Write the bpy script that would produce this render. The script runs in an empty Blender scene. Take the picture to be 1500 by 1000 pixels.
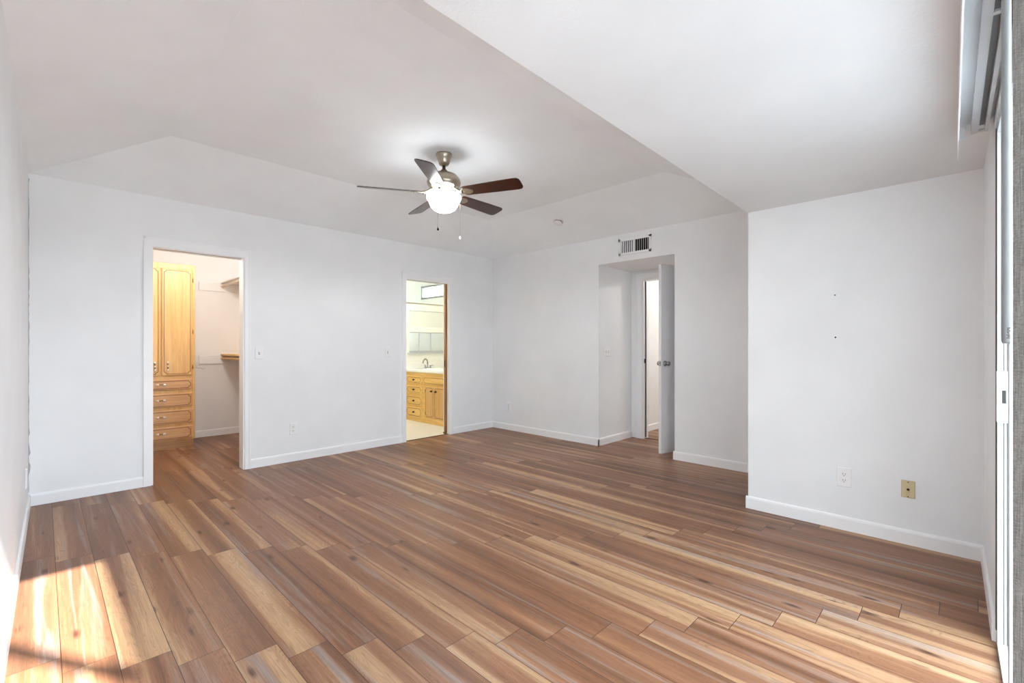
import bpy, bmesh, math, random
from mathutils import Vector, Matrix
from math import sin, cos, pi, radians, sqrt, atan2, hypot

random.seed(7)
SC = bpy.context.scene
COL = SC.collection

# ------------------------------------------------------------------ camera, sky, sun, exposure
CAM_H = 1.18
cam_data = bpy.data.cameras.new('camera')
cam = bpy.data.objects.new('camera', cam_data)
COL.objects.link(cam)
cam.location = (0, 0, CAM_H)
cam.rotation_euler = (radians(90), 0, radians(44.45 - 90))
cam_data.sensor_width = 36
cam_data.lens = 36 * 675 / 1500
cam_data.shift_y = 7 / 1500
cam_data.clip_start = 0.01
cam_data.clip_end = 200
SC.camera = cam

SC.view_settings.view_transform = 'Standard'
SC.view_settings.look = 'None'
SC.view_settings.exposure = 1.28
SC.view_settings.gamma = 1.0
SC.view_settings.use_curve_mapping = False
SC.cycles.use_denoising = True
SC.cycles.max_bounces = 14
SC.cycles.diffuse_bounces = 12
SC.cycles.glossy_bounces = 4
SC.cycles.transparent_max_bounces = 12
SC.cycles.sample_clamp_indirect = 8

world = bpy.data.worlds.new('sky')
SC.world = world
world.use_nodes = True
wn = world.node_tree
wn.nodes['Background'].inputs['Color'].default_value = (0.72, 0.87, 1.0, 1)
wn.nodes['Background'].inputs['Strength'].default_value = 6.0

sun_data = bpy.data.lights.new('sun', 'SUN')
sun_data.energy = 25.0
sun_data.angle = radians(0.6)
sun_data.color = (1.0, 0.975, 0.94)
sun = bpy.data.objects.new('sun', sun_data)
COL.objects.link(sun)
sun_dir = Vector((-0.012, 1.0, -math.tan(radians(28.6))))
sun.rotation_euler = sun_dir.to_track_quat('-Z', 'Y').to_euler()


def lamp(name, kind, loc, power, color=(1, 1, 1), size=0.1, rot=None):
    d = bpy.data.lights.new(name, kind)
    d.energy = power
    d.color = color
    if kind == 'POINT':
        d.shadow_soft_size = size
    if kind == 'AREA':
        d.size = size
    o = bpy.data.objects.new(name, d)
    COL.objects.link(o)
    o.location = loc
    if rot:
        o.rotation_euler = rot
    return o


# ------------------------------------------------------------------ materials
def srgb(r, g, b):
    def f(c):
        c /= 255
        return c / 12.92 if c <= 0.04045 else ((c + 0.055) / 1.055) ** 2.4
    return (f(r), f(g), f(b), 1)


class NT:
    def __init__(self, m):
        self.t = m.node_tree
        self.bsdf = self.t.nodes['Principled BSDF']

    def n(self, typ, **kw):
        o = self.t.nodes.new(typ)
        for k, v in kw.items():
            setattr(o, k, v)
        return o

    def l(self, a, b):
        self.t.links.new(a, b)

    def math(self, op, a, b=None, c=None):
        o = self.n('ShaderNodeMath', operation=op)
        for i, v in enumerate((a, b, c)):
            if v is None:
                continue
            if isinstance(v, (int, float)):
                o.inputs[i].default_value = v
            else:
                self.l(v, o.inputs[i])
        return o.outputs[0]

    def xyz(self, x, y, z):
        o = self.n('ShaderNodeCombineXYZ')
        for i, v in enumerate((x, y, z)):
            if isinstance(v, (int, float)):
                o.inputs[i].default_value = v
            else:
                self.l(v, o.inputs[i])
        return o.outputs[0]

    def noise(self, vec, scale=1, detail=2, rough=0.5, dist=0):
        o = self.n('ShaderNodeTexNoise')
        self.l(vec, o.inputs['Vector'])
        o.inputs['Scale'].default_value = scale
        o.inputs['Detail'].default_value = detail
        o.inputs['Roughness'].default_value = rough
        o.inputs['Distortion'].default_value = dist
        return o.outputs['Fac']

    def ramp(self, fac, stops):
        o = self.n('ShaderNodeValToRGB')
        cr = o.color_ramp
        while len(cr.elements) < len(stops):
            cr.elements.new(0.5)
        for e, (p, c) in zip(cr.elements, stops):
            e.position = p
            e.color = c
        self.l(fac, o.inputs['Fac'])
        return o.outputs['Color']

    def mix(self, fac, a, b, mode='MIX'):
        o = self.n('ShaderNodeMix', data_type='RGBA', blend_type=mode)
        for s, v in ((0, fac), (6, a), (7, b)):
            if isinstance(v, (int, float)):
                o.inputs[s].default_value = v
            elif isinstance(v, tuple):
                o.inputs[s].default_value = v
            else:
                self.l(v, o.inputs[s])
        return o.outputs[2]

    def bump(self, h, strength, dist):
        o = self.n('ShaderNodeBump')
        o.inputs['Strength'].default_value = strength
        o.inputs['Distance'].default_value = dist
        self.l(h, o.inputs['Height'])
        self.l(o.outputs['Normal'], self.bsdf.inputs['Normal'])


def mat(name, col=(0.8, 0.8, 0.8, 1), rough=0.5, metal=0.0, spec=0.5):
    m = bpy.data.materials.new(name)
    m.use_nodes = True
    b = m.node_tree.nodes['Principled BSDF']
    b.inputs['Base Color'].default_value = col
    b.inputs['Roughness'].default_value = rough
    b.inputs['Metallic'].default_value = metal
    b.inputs['Specular IOR Level'].default_value = spec
    return m


def paint(name, col, rough=0.6, bscale=90, bstr=0.12, bdist=0.002, mottle=0.02, spec=0.3):
    m = mat(name, col, rough, spec=spec)
    t = NT(m)
    co = t.n('ShaderNodeTexCoord').outputs['Object']
    f = t.noise(co, bscale, 3, 0.6)
    t.bump(f, bstr, bdist)
    g = t.noise(co, 2.3, 3, 0.5)
    c2 = tuple(max(0, c * (1 - mottle * 2)) for c in col[:3]) + (1,)
    t.l(t.ramp(g, [(0.35, c2), (0.65, col)]), t.bsdf.inputs['Base Color'])
    return m


def wood(name, dark, mid, light, axis='Z', scale=1.0, rough=0.4, spec=0.4):
    m = mat(name, mid, rough, spec=spec)
    t = NT(m)
    co = t.n('ShaderNodeTexCoord').outputs['Object']
    mp = t.n('ShaderNodeMapping')
    t.l(co, mp.inputs['Vector'])
    s = [22 * scale] * 3
    s['XYZ'.index(axis)] = 1.1 * scale
    mp.inputs['Scale'].default_value = s
    v = mp.outputs['Vector']
    a = t.noise(v, 1.0, 4, 0.6, 0.6)
    b = t.noise(v, 7.0, 3, 0.7, 0.0)
    f = t.math('ADD', t.math('MULTIPLY', a, 0.65), t.math('MULTIPLY', b, 0.35))
    t.l(t.ramp(f, [(0.34, dark), (0.5, mid), (0.66, light)]), t.bsdf.inputs['Base Color'])
    t.bump(b, 0.08, 0.001)
    return m


def floor_material():
    m = mat('plank_floor', rough=0.36, spec=0.27)
    t = NT(m)
    co = t.n('ShaderNodeTexCoord').outputs['Object']
    sp = t.n('ShaderNodeSeparateXYZ')
    t.l(co, sp.inputs[0])
    X, Y = sp.outputs['X'], sp.outputs['Y']
    u = t.math('DIVIDE', t.math('SUBTRACT', X, 0.05), 0.1504)
    k = t.math('FLOOR', u)
    fu = t.math('FRACT', u)
    v = t.math('DIVIDE', t.math('ADD', t.math('SUBTRACT', Y, 3.54), t.math('MULTIPLY', k, 0.1245)), 1.22)
    j = t.math('FLOOR', v)
    fv = t.math('FRACT', v)
    wn_ = t.n('ShaderNodeTexWhiteNoise', noise_dimensions='3D')
    t.l(t.xyz(k, j, 3.7), wn_.inputs['Vector'])
    rs = t.n('ShaderNodeSeparateColor')
    t.l(wn_.outputs['Color'], rs.inputs[0])
    r1, r2, r3 = rs.outputs[0], rs.outputs[1], rs.outputs[2]
    # soft lengthwise bands of sapwood and heartwood inside each plank
    band_v = t.xyz(t.math('MULTIPLY_ADD', X, 11.0, t.math('MULTIPLY', r1, 53.0)),
                   t.math('MULTIPLY_ADD', Y, 0.30, t.math('MULTIPLY', r2, 71.0)), t.math('MULTIPLY', r3, 19.0))
    band = t.noise(band_v, 1.0, 3, 0.45, 0.25)
    fine_v = t.xyz(t.math('MULTIPLY_ADD', X, 260.0, t.math('MULTIPLY', r2, 31.0)),
                   t.math('MULTIPLY_ADD', Y, 4.5, t.math('MULTIPLY', r1, 17.0)), 0.0)
    fine = t.noise(fine_v, 1.0, 4, 0.7, 0.4)
    # cathedral figure: contour lines of a stretched field
    cat_v = t.xyz(t.math('MULTIPLY_ADD', X, 11.0, t.math('MULTIPLY', r3, 41.0)),
                  t.math('MULTIPLY_ADD', Y, 1.5, t.math('MULTIPLY', r1, 29.0)), t.math('MULTIPLY', r2, 7.0))
    catf = t.noise(cat_v, 1.0, 2, 0.4, 0.8)
    rings = t.math('SINE', t.math('MULTIPLY', catf, 150.0))
    mid_v = t.xyz(t.math('MULTIPLY_ADD', X, 42.0, t.math('MULTIPLY', r3, 31.0)),
                  t.math('MULTIPLY_ADD', Y, 1.5, t.math('MULTIPLY', r2, 17.0)), 0.0)
    midn = t.noise(mid_v, 1.0, 4, 0.6, 1.2)
    f = t.math('ADD', t.math('MULTIPLY', band, 0.86), t.math('MULTIPLY', midn, 0.14))
    f = t.math('ADD', f, t.math('MULTIPLY', t.math('SUBTRACT', r1, 0.5), 0.07))
    col = t.ramp(f, [(0.33, srgb(110, 74, 52)), (0.44, srgb(138, 95, 68)), (0.545, srgb(156, 110, 80)),
                     (0.59, srgb(184, 144, 108)), (0.70, srgb(202, 165, 127))])
    # some planks lean to grey mauve, some to red brown
    col = t.mix(t.math('MULTIPLY', r2, 0.25), col, srgb(138, 106, 88))
    rg = t.n('ShaderNodeMapRange')
    t.l(rings, rg.inputs['Value'])
    rg.inputs['From Min'].default_value = 0.2
    rg.inputs['From Max'].default_value = 1.0
    rg.inputs['To Max'].default_value = 0.30
    hw = t.n('ShaderNodeMapRange')
    t.l(midn, hw.inputs['Value'])
    hw.inputs['From Min'].default_value = 0.42
    hw.inputs['From Max'].default_value = 0.58
    col = t.mix(t.math('MULTIPLY', rg.outputs[0], hw.outputs[0]), col, srgb(92, 62, 46))
    # greyed streaks
    gv = t.xyz(t.math('MULTIPLY_ADD', X, 17.0, t.math('MULTIPLY', r3, 47.0)),
               t.math('MULTIPLY_ADD', Y, 0.5, t.math('MULTIPLY', r1, 23.0)), 5.0)
    g = t.noise(gv, 1.0, 4, 0.6, 0.6)
    gm = t.n('ShaderNodeMapRange')
    t.l(g, gm.inputs['Value'])
    gm.inputs['From Min'].default_value = 0.54
    gm.inputs['From Max'].default_value = 0.70
    gm.inputs['To Max'].default_value = 0.75
    col = t.mix(gm.outputs[0], col, srgb(158, 146, 140))
    # fine grain and cathedral figure
    fm = t.n('ShaderNodeMapRange')
    t.l(fine, fm.inputs['Value'])
    fm.inputs['From Min'].default_value = 0.3
    fm.inputs['From Max'].default_value = 0.7
    fm.inputs['To Min'].default_value = 0.66
    fm.inputs['To Max'].default_value = 1.16
    cc = t.n('ShaderNodeCombineColor')
    for i in range(3):
        t.l(fm.outputs[0], cc.inputs[i])
    col = t.mix(1.0, col, cc.outputs[0], 'MULTIPLY')
    # knots
    vo = t.n('ShaderNodeTexVoronoi')
    vo.inputs['Scale'].default_value = 1.0
    t.l(t.xyz(t.math('MULTIPLY_ADD', X, 9.0, t.math('MULTIPLY', midn, 0.5)),
              t.math('MULTIPLY_ADD', Y, 3.0, t.math('MULTIPLY', r1, 9.0)), 0.0), vo.inputs['Vector'])
    kn = t.n('ShaderNodeMapRange')
    t.l(vo.outputs['Distance'], kn.inputs['Value'])
    kn.inputs['From Min'].default_value = 0.05
    kn.inputs['From Max'].default_value = 0.17
    kn.inputs['To Min'].default_value = 0.85
    kn.inputs['To Max'].default_value = 0.0
    gate = t.math('GREATER_THAN', g, 0.47)
    col = t.mix(t.math('MULTIPLY', kn.outputs[0], gate), col, srgb(70, 42, 30))
    # joints
    e1 = t.math('MULTIPLY', t.math('MINIMUM', fu, t.math('SUBTRACT', 1.0, fu)), 0.1504)
    e2 = t.math('MULTIPLY', t.math('MINIMUM', fv, t.math('SUBTRACT', 1.0, fv)), 1.22)
    e = t.math('MINIMUM', e1, e2)
    gap = t.math('LESS_THAN', e, 0.0013)
    col = t.mix(t.math('MULTIPLY', gap, 0.9), col, srgb(58, 36, 26))
    col = t.mix(1.0, col, (0.88, 0.85, 0.82, 1), 'MULTIPLY')
    t.l(col, t.bsdf.inputs['Base Color'])
    rm = t.n('ShaderNodeMapRange')
    t.l(fine, rm.inputs['Value'])
    rm.inputs['To Min'].default_value = 0.30
    rm.inputs['To Max'].default_value = 0.46
    t.l(rm.outputs[0], t.bsdf.inputs['Roughness'])
    hgt = t.math('SUBTRACT', t.math('MULTIPLY', fine, 0.35), gap)
    t.bump(hgt, 0.22, 0.0012)
    return m


def glass_material(name, tint=(1, 1, 1, 1), refl=0.06):
    m = bpy.data.materials.new(name)
    m.use_nodes = True
    t = m.node_tree
    t.nodes.clear()
    out = t.nodes.new('ShaderNodeOutputMaterial')
    tr = t.nodes.new('ShaderNodeBsdfTransparent')
    tr.inputs[0].default_value = tint
    gl = t.nodes.new('ShaderNodeBsdfGlossy')
    gl.inputs['Roughness'].default_value = 0.02
    mx = t.nodes.new('ShaderNodeMixShader')
    mx.inputs[0].default_value = refl
    t.links.new(tr.outputs[0], mx.inputs[1])
    t.links.new(gl.outputs[0], mx.inputs[2])
    t.links.new(mx.outputs[0], out.inputs[0])
    return m


def emit_material(name, col, strength):
    m = bpy.data.materials.new(name)
    m.use_nodes = True
    b = m.node_tree.nodes['Principled BSDF']
    b.inputs['Base Color'].default_value = (0.9, 0.9, 0.88, 1)
    b.inputs['Emission Color'].default_value = col
    b.inputs['Emission Strength'].default_value = strength
    b.inputs['Roughness'].default_value = 0.3
    return m


def fabric_material():
    m = mat('woven_grey_fabric', srgb(150, 149, 146), 0.9, spec=0.1)
    t = NT(m)
    co = t.n('ShaderNodeTexCoord').outputs['Object']
    mp = t.n('ShaderNodeMapping')
    t.l(co, mp.inputs['Vector'])
    mp.inputs['Scale'].default_value = (120, 120, 700)
    a = t.noise(mp.outputs[0], 1.0, 3, 0.6)
    mp2 = t.n('ShaderNodeMapping')
    t.l(co, mp2.inputs['Vector'])
    mp2.inputs['Scale'].default_value = (900, 900, 40)
    b = t.noise(mp2.outputs[0], 1.0, 2, 0.6)
    f = t.math('MULTIPLY', t.math('ADD', a, b), 0.5)
    t.l(t.ramp(f, [(0.36, srgb(118, 116, 113)), (0.64, srgb(176, 174, 170))]), t.bsdf.inputs['Base Color'])
    t.bump(f, 0.5, 0.001)
    return m


M = {}
WHITE = (0.80, 0.80, 0.80, 1)
M['wall'] = paint('white_wall_paint', (0.825, 0.838, 0.850, 1), 0.55, 110, 0.10, 0.0015)
M['ceil'] = paint('white_ceiling_paint', (0.92, 0.955, 0.975, 1), 0.7, 60, 0.25, 0.003)
M['trim'] = paint('white_gloss_trim', (0.86, 0.865, 0.875, 1), 0.35, 40, 0.03, 0.001, 0.01, 0.45)
M['door'] = paint('white_door_paint', (0.80, 0.80, 0.82, 1), 0.4, 40, 0.03, 0.001, 0.01, 0.45)
M['warmwall'] = paint('off_white_closet_paint', (0.80, 0.79, 0.775, 1), 0.6, 90, 0.1, 0.0015)
M['floor'] = floor_material()
M['oak'] = wood('golden_oak', srgb(196, 148, 88), srgb(212, 168, 108), srgb(222, 182, 124), 'Z')
M['oakh'] = wood('golden_oak_crosswise', srgb(186, 138, 92), srgb(202, 156, 110), srgb(212, 170, 124), 'X')
M['oaky'] = wood('golden_oak_vanity', srgb(208, 162, 88), srgb(226, 184, 108), srgb(238, 202, 134), 'Y')
M['groove'] = mat('oak_groove_stain', srgb(112, 66, 24), 0.6)
M['walnut'] = wood('dark_walnut_blade', srgb(34, 15, 10), srgb(56, 26, 16), srgb(78, 40, 25), 'X', 1.2, 0.22, 0.6)
M['nickel'] = mat('brushed_nickel', srgb(176, 166, 150), 0.28, 1.0)
M['chrome'] = mat('polished_chrome', srgb(158, 158, 156), 0.14, 1.0)
M['brass'] = mat('antique_brass', srgb(150, 112, 58), 0.3, 1.0)
M['bronze'] = mat('dark_bronze', srgb(62, 44, 26), 0.4, 0.9)
M['china'] = mat('white_porcelain', (0.86, 0.86, 0.84, 1), 0.15)
M['plastic'] = mat('white_plastic', (0.84, 0.84, 0.84, 1), 0.35)
M['slot'] = mat('dark_slot', srgb(52, 52, 50), 0.6)
M['duct'] = mat('black_duct', srgb(14, 14, 13), 0.8)
M['beige'] = mat('beige_plastic', srgb(200, 184, 146), 0.4)
M['alu'] = paint('white_powder_coat', (0.52, 0.525, 0.535, 1), 0.35, 40, 0.02, 0.001, 0.01, 0.5)
M['greyplastic'] = mat('grey_wand_plastic', srgb(124, 124, 124), 0.4)
M['fabric'] = fabric_material()
M['glass'] = glass_material('clear_window_glass')
M['bowl'] = emit_material('frosted_lit_glass', (0.93, 0.97, 1.0, 1), 10.0)
M['caulk'] = mat('grey_bare_plaster', srgb(172, 172, 174), 0.9)
M['tile'] = paint('cream_sheet_floor', (0.80, 0.78, 0.70, 1), 0.35, 20, 0.02, 0.001, 0.02)
M['stone'] = paint('white_cultured_marble', (0.84, 0.83, 0.79, 1), 0.2, 10, 0.0, 0.001, 0.02, 0.5)
M['bathwall'] = paint('cream_bath_paint', (0.80, 0.79, 0.72, 1), 0.6, 90, 0.08, 0.0015)
M['concrete'] = paint('pale_concrete', (0.29, 0.295, 0.295, 1), 0.8, 30, 0.2, 0.003, 0.05)
M['fence'] = paint('pale_fence_boards', (0.60, 0.57, 0.55, 1), 0.8, 30, 0.1, 0.002, 0.05)
M['blocker'] = paint('pale_blocker', (0.70, 0.68, 0.64, 1), 0.9, 60, 0.4, 0.004, 0.04)
M['threshold'] = mat('dark_wood_strip', srgb(74, 46, 30), 0.4)
M['rodwood'] = wood('pale_rod_wood', srgb(216, 200, 178), srgb(226, 212, 192), srgb(234, 222, 206), 'Y')
M['edgewood'] = wood('pocket_door_wood', srgb(112, 66, 34), srgb(160, 104, 58), srgb(196, 140, 88), 'Z')
M['blind'] = mat('cream_blind_slat', (0.84, 0.83, 0.76, 1), 0.5)
M['stain'] = mat('tiny_dark_hole', srgb(40, 38, 36), 0.9)


# ------------------------------------------------------------------ mesh building
class MB:
    def __init__(self):
        self.bm = bmesh.new()

    def face(self, pts, mi=0, smooth=False):
        f = self.bm.faces.new([self.bm.verts.new(Vector(p)) for p in pts])
        f.material_index = mi
        f.smooth = smooth
        return f

    def hexa(self, p, mi=0):
        """p: eight corners, bottom loop then top loop."""
        v = [self.bm.verts.new(Vector(q)) for q in p]
        for q in ((3, 2, 1, 0), (4, 5, 6, 7), (0, 1, 5, 4), (1, 2, 6, 5), (2, 3, 7, 6), (3, 0, 4, 7)):
            self.bm.faces.new([v[i] for i in q]).material_index = mi
        return self

    def box(self, x0, x1, y0, y1, z0, z1, mi=0, T=None):
        p = [(x0, y0, z0), (x1, y0, z0), (x1, y1, z0), (x0, y1, z0), (x0, y0, z1), (x1, y0, z1), (x1, y1, z1), (x0, y1, z1)]
        if T:
            p = [T(q) for q in p]
        return self.hexa(p, mi)

    def prism(self, outline, vec, mi=0, T=None, smooth=False):
        """closed outline of 3D points extruded along vec."""
        vec = Vector(vec)
        a = [Vector(p) for p in outline]
        b = [p + vec for p in a]
        if T:
            a = [Vector(T(p)) for p in a]
            b = [Vector(T(p)) for p in b]
        va = [self.bm.verts.new(p) for p in a]
        vb = [self.bm.verts.new(p) for p in b]
        self.bm.faces.new(list(reversed(va))).material_index = mi
        self.bm.faces.new(vb).material_index = mi
        n = len(a)
        for i in range(n):
            f = self.bm.faces.new([va[i], va[(i + 1) % n], vb[(i + 1) % n], vb[i]])
            f.material_index = mi
            f.smooth = smooth
        return self

    def lathe(self, prof, c=(0, 0, 0), axis=(0, 0, 1), seg=32, mi=0, smooth=True):
        """prof: [(r, h)...] along axis; caps where r > 0 at the ends."""
        q = Vector((0, 0, 1)).rotation_difference(Vector(axis).normalized())
        c = Vector(c)
        rings = []
        for r, h in prof:
            if r < 1e-6:
                rings.append([self.bm.verts.new(c + q @ Vector((0, 0, h)))])
            else:
                rings.append([self.bm.verts.new(c + q @ Vector((r * cos(2 * pi * i / seg), r * sin(2 * pi * i / seg), h))) for i in range(seg)])
        for a, b in zip(rings, rings[1:]):
            for i in range(seg):
                k = (i + 1) % seg
                if len(a) == 1 and len(b) == 1:
                    continue
                if len(a) == 1:
                    f = self.bm.faces.new([a[0], b[i], b[k]])
                elif len(b) == 1:
                    f = self.bm.faces.new([a[i], b[0], a[k]])
                else:
                    f = self.bm.faces.new([a[i], a[k], b[k], b[i]])
                f.material_index = mi
                f.smooth = smooth
        for ring in (rings[0], rings[-1]):
            if len(ring) > 1:
                self.bm.faces.new(ring).material_index = mi
        return self

    def tube(self, pts, r, seg=10, mi=0, closed=False):
        pts = [Vector(p) for p in pts]
        rr = r if isinstance(r, (list, tuple)) else [r] * len(pts)
        n = len(pts)
        rings = []
        up = None
        for i, p in enumerate(pts):
            a = pts[i - 1] if (i > 0 or closed) else p
            b = pts[(i + 1) % n] if (i < n - 1 or closed) else p
            d = (b - a).normalized()
            if up is None:
                up = d.orthogonal().normalized()
            else:
                up = (up - d * up.dot(d))
                up = up.normalized() if up.length > 1e-6 else d.orthogonal().normalized()
            w = d.cross(up)
            rings.append([self.bm.verts.new(p + (up * cos(2 * pi * k / seg) + w * sin(2 * pi * k / seg)) * rr[i]) for k in range(seg)])
        m = n if closed else n - 1
        for i in range(m):
            a, b = rings[i], rings[(i + 1) % n]
            for k in range(seg):
                f = self.bm.faces.new([a[k], a[(k + 1) % seg], b[(k + 1) % seg], b[k]])
                f.smooth = True
                f.material_index = mi
        if not closed:
            for ring in (rings[0], rings[-1]):
                self.bm.faces.new(ring).material_index = mi
        return self

    def build(self, name, mats, parent=None, bevel=0.0, seg=2, root=None):
        bm = self.bm
        bmesh.ops.recalc_face_normals(bm, faces=bm.faces)
        me = bpy.data.meshes.new(name)
        off = Vector((0, 0, 0))
        p = parent
        while p is not None:
            off += Vector(p.location)
            p = p.parent
        if root is not None:
            off = Vector(root)
        if off.length > 0:
            bmesh.ops.translate(bm, verts=bm.verts, vec=-off)
        bm.to_mesh(me)
        bm.free()
        for m in (mats if isinstance(mats, (list, tuple)) else [mats]):
            me.materials.append(m)
        o = bpy.data.objects.new(name, me)
        COL.objects.link(o)
        if parent is not None:
            o.parent = parent
        elif root is not None:
            o.location = root
        if bevel > 0:
            b = o.modifiers.new('bevel', 'BEVEL')
            b.width = bevel
            b.segments = seg
            b.limit_method = 'ANGLE'
            b.angle_limit = radians(40)
        return o


def tag(o, label, cat, group=None):
    o['label'] = label
    o['category'] = cat
    if group:
        o['group'] = group
    return o


def thing(name, label, cat, loc, group=None):
    o = bpy.data.objects.new(name, None)
    o.empty_display_size = 0.05
    COL.objects.link(o)
    o.location = loc
    return tag(o, label, cat, group)


def struct(name, mb, mats, parent=None, bevel=0.0):
    o = mb.build(name, mats, parent, bevel)
    o['kind'] = 'structure'
    return o


# slider-wall frame: s along the wall, l outward (away from the room), z up
EA = radians(0.84)
def TE(p):
    s, l, z = p
    return (s * cos(EA) + l * sin(EA), s * sin(EA) - l * cos(EA), z)


# ------------------------------------------------------------------ the setting
XA, YB, XC, XD, YJ = -0.105, 4.925, 4.62, 3.615, 1.127
def XL(y):
    """the left wall runs very slightly out of square"""
    return -0.072 + (y - YB) * 0.0135


ZW, ZT, ZA = 2.455, 2.725, 2.155          # wall top, tray top, alcove ceiling
OUT = 2.95
OFF = 0.765

struct('floor', MB().box(-0.5, 8.2, -0.26, 7.3, -0.08, 0.0), M['floor'])

# tray ceiling of the main room: sloped sides, flat top
mb = MB()
x0, x1, y0a, y0b, y1 = XA, XC, 1.079, 1.139, YB
lo = [(XL(y0a), y0a, ZW), (x1, y0b, ZW), (x1, y1, ZW), (XL(y1), y1, ZW)]
hi = [(XL(y0a) + OFF - 0.016, y0a + OFF - 0.02, ZT), (x1 - OFF, y0b + OFF - 0.01, ZT), (x1 - OFF, y1 - OFF, ZT), (XL(y1) + OFF - 0.032, y1 - OFF, ZT)]
top = [(p[0], p[1], OUT) for p in lo]
v = [[mb.bm.verts.new(Vector(p)) for p in ring] for ring in (lo, hi, top)]
for i in range(4):
    k = (i + 1) % 4
    mb.bm.faces.new([v[0][i], v[0][k], v[1][k], v[1][i]])
    mb.bm.faces.new([v[0][i], v[2][i], v[2][k], v[0][k]])
mb.bm.faces.new(v[1])
mb.bm.faces.new(v[2])
struct('ceiling', mb, M['ceil'])

# dropped ceiling over the alcove, its far face is the header
mb = MB()
mb.hexa([(XA - 0.2, -0.40, ZA), (XD + 0.02, -0.40, ZA), (XD + 0.02, YJ, ZA), (XA - 0.2, 1.077, ZA),
         (XA - 0.2, -0.40, OUT), (XD + 0.02, -0.40, OUT), (XD + 0.02, YJ, OUT), (XA - 0.2, 1.077, OUT)])
M['ceil2'] = paint('white_textured_alcove_paint_dimmed', (0.775, 0.79, 0.80, 1), 0.75, 55, 0.3, 0.003)  # ceiling paint darkened here to hold down the alcove's strong light
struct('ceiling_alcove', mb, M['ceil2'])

struct('wall_left', MB().hexa([(XA - 0.25, -0.118, 0), (XL(-0.118), -0.118, 0), (XL(YB + 0.12), YB + 0.12, 0), (XA - 0.25, YB + 0.12, 0),
                               (XA - 0.25, -0.118, OUT), (XL(-0.118), -0.118, OUT), (XL(YB + 0.12), YB + 0.12, OUT), (XA - 0.25, YB + 0.12, OUT)]), M['wall'])

# wall with the two doorways
BT = YB + 0.12
C0, C1 = 0.648, 1.357      # closet opening
B0, B1 = 3.139, 3.812      # bathroom opening
OH = 2.026
mb = MB()
mb.box(XL(YB), C0, YB, BT, 0, OUT)
mb.box(C0, C1, YB, BT, OH, OUT)
mb.box(C1, B0, YB, BT, 0, OUT)
mb.box(B0, B1, YB, BT, OH, OUT)
mb.box(B1, B1 + 0.75, YB, YB + 0.038, 0, OUT)
mb.box(B1, B1 + 0.75, BT - 0.038, BT, 0, OUT)
mb.box(B1 + 0.75, XC + 0.75, YB, BT, 0, OUT)
struct('wall_back', mb, M['wall'])

# wall with the recess to the hall
R0, R1, RH, XH = 2.155, 3.095, 2.144, 5.38
D0, D1, DH = 2.165, 2.935, 2.035        # hall doorway
mb = MB()
mb.box(XC, XH + 0.11, YJ - 0.3, R0, 0, OUT)
mb.box(XC, XH + 0.11, R1, YB, 0, OUT)
mb.box(XC, XH, R0, R1, RH, OUT)
mb.box(XH, XH + 0.11, R0, R1, DH, OUT)
mb.box(XH, XH + 0.11, D1, R1, 0, DH)
struct('wall_right', mb, M['wall'])

struct('wall_alcove', MB().hexa([(XD, -0.30, 0), (XC, -0.30, 0), (XC, YJ + 0.012, 0), (XD, YJ, 0),
                                 (XD, -0.30, OUT), (XC, -0.30, OUT), (XC, YJ + 0.012, OUT), (XD, YJ, OUT)]), M['wall'])

# slider wall
S0, S1, SH = -0.20, 2.655, 2.06
mb = MB()
mb.box(S1, 3.70, 0.13, 0.25, 0, 2.2, T=TE)
mb.box(-0.5, S1, 0.13, 0.25, SH, 2.2, T=TE)
mb.box(-0.5, S0, 0.13, 0.25, 0, SH, T=TE)
struct('wall_near', mb, M['wall'])


# baseboards
def base_profile(h=0.088, t=0.013):
    return [(0, 0), (t, 0), (t, h - 0.016), (t * 0.8, h - 0.006), (t * 0.35, h), (0, h)]


def baseboard(name, a, b, nrm, ext=0.0):
    """from a to b along a wall, nrm points into the room"""
    a, b, nrm = Vector(a + (0,)), Vector(b + (0,)), Vector(nrm + (0,)).normalized()
    mb = MB()
    mb.prism([a + nrm * t + Vector((0, 0, z)) for t, z in base_profile()], b - a)
    return struct(name, mb, M['trim'])


baseboard('baseboard_left', (XL(-0.05), -0.05), (XL(YB), YB), (1, -0.0135))
baseboard('baseboard_back', (XL(YB), YB), (C0 - 0.052, YB), (0, -1))
baseboard('baseboard_back_middle', (C1 + 0.05, YB), (B0 - 0.05, YB), (0, -1))
baseboard('baseboard_back_far', (B1 + 0.06, YB), (XC, YB), (0, -1))
baseboard('baseboard_right', (XC, YB), (XC, R1 - 0.013), (-1, 0))
baseboard('baseboard_recess', (XC - 0.013, R1), (XH - 0.018, R1), (0, -1))
baseboard('baseboard_right_near', (XC, R0 + 0.013), (XC, YJ + 0.012), (-1, 0))
baseboard('baseboard_alcove', (XD, YJ + 0.013), (XD, -0.10), (-1, 0))
mb = MB()
mb.prism([(S1 + 0.012, 0.13 - t, z) for t, z in base_profile(0.088, 0.012)], (3.62 - S1 - 0.012, 0, 0), T=TE)
struct('baseboard_near', mb, M['trim'])


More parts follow.
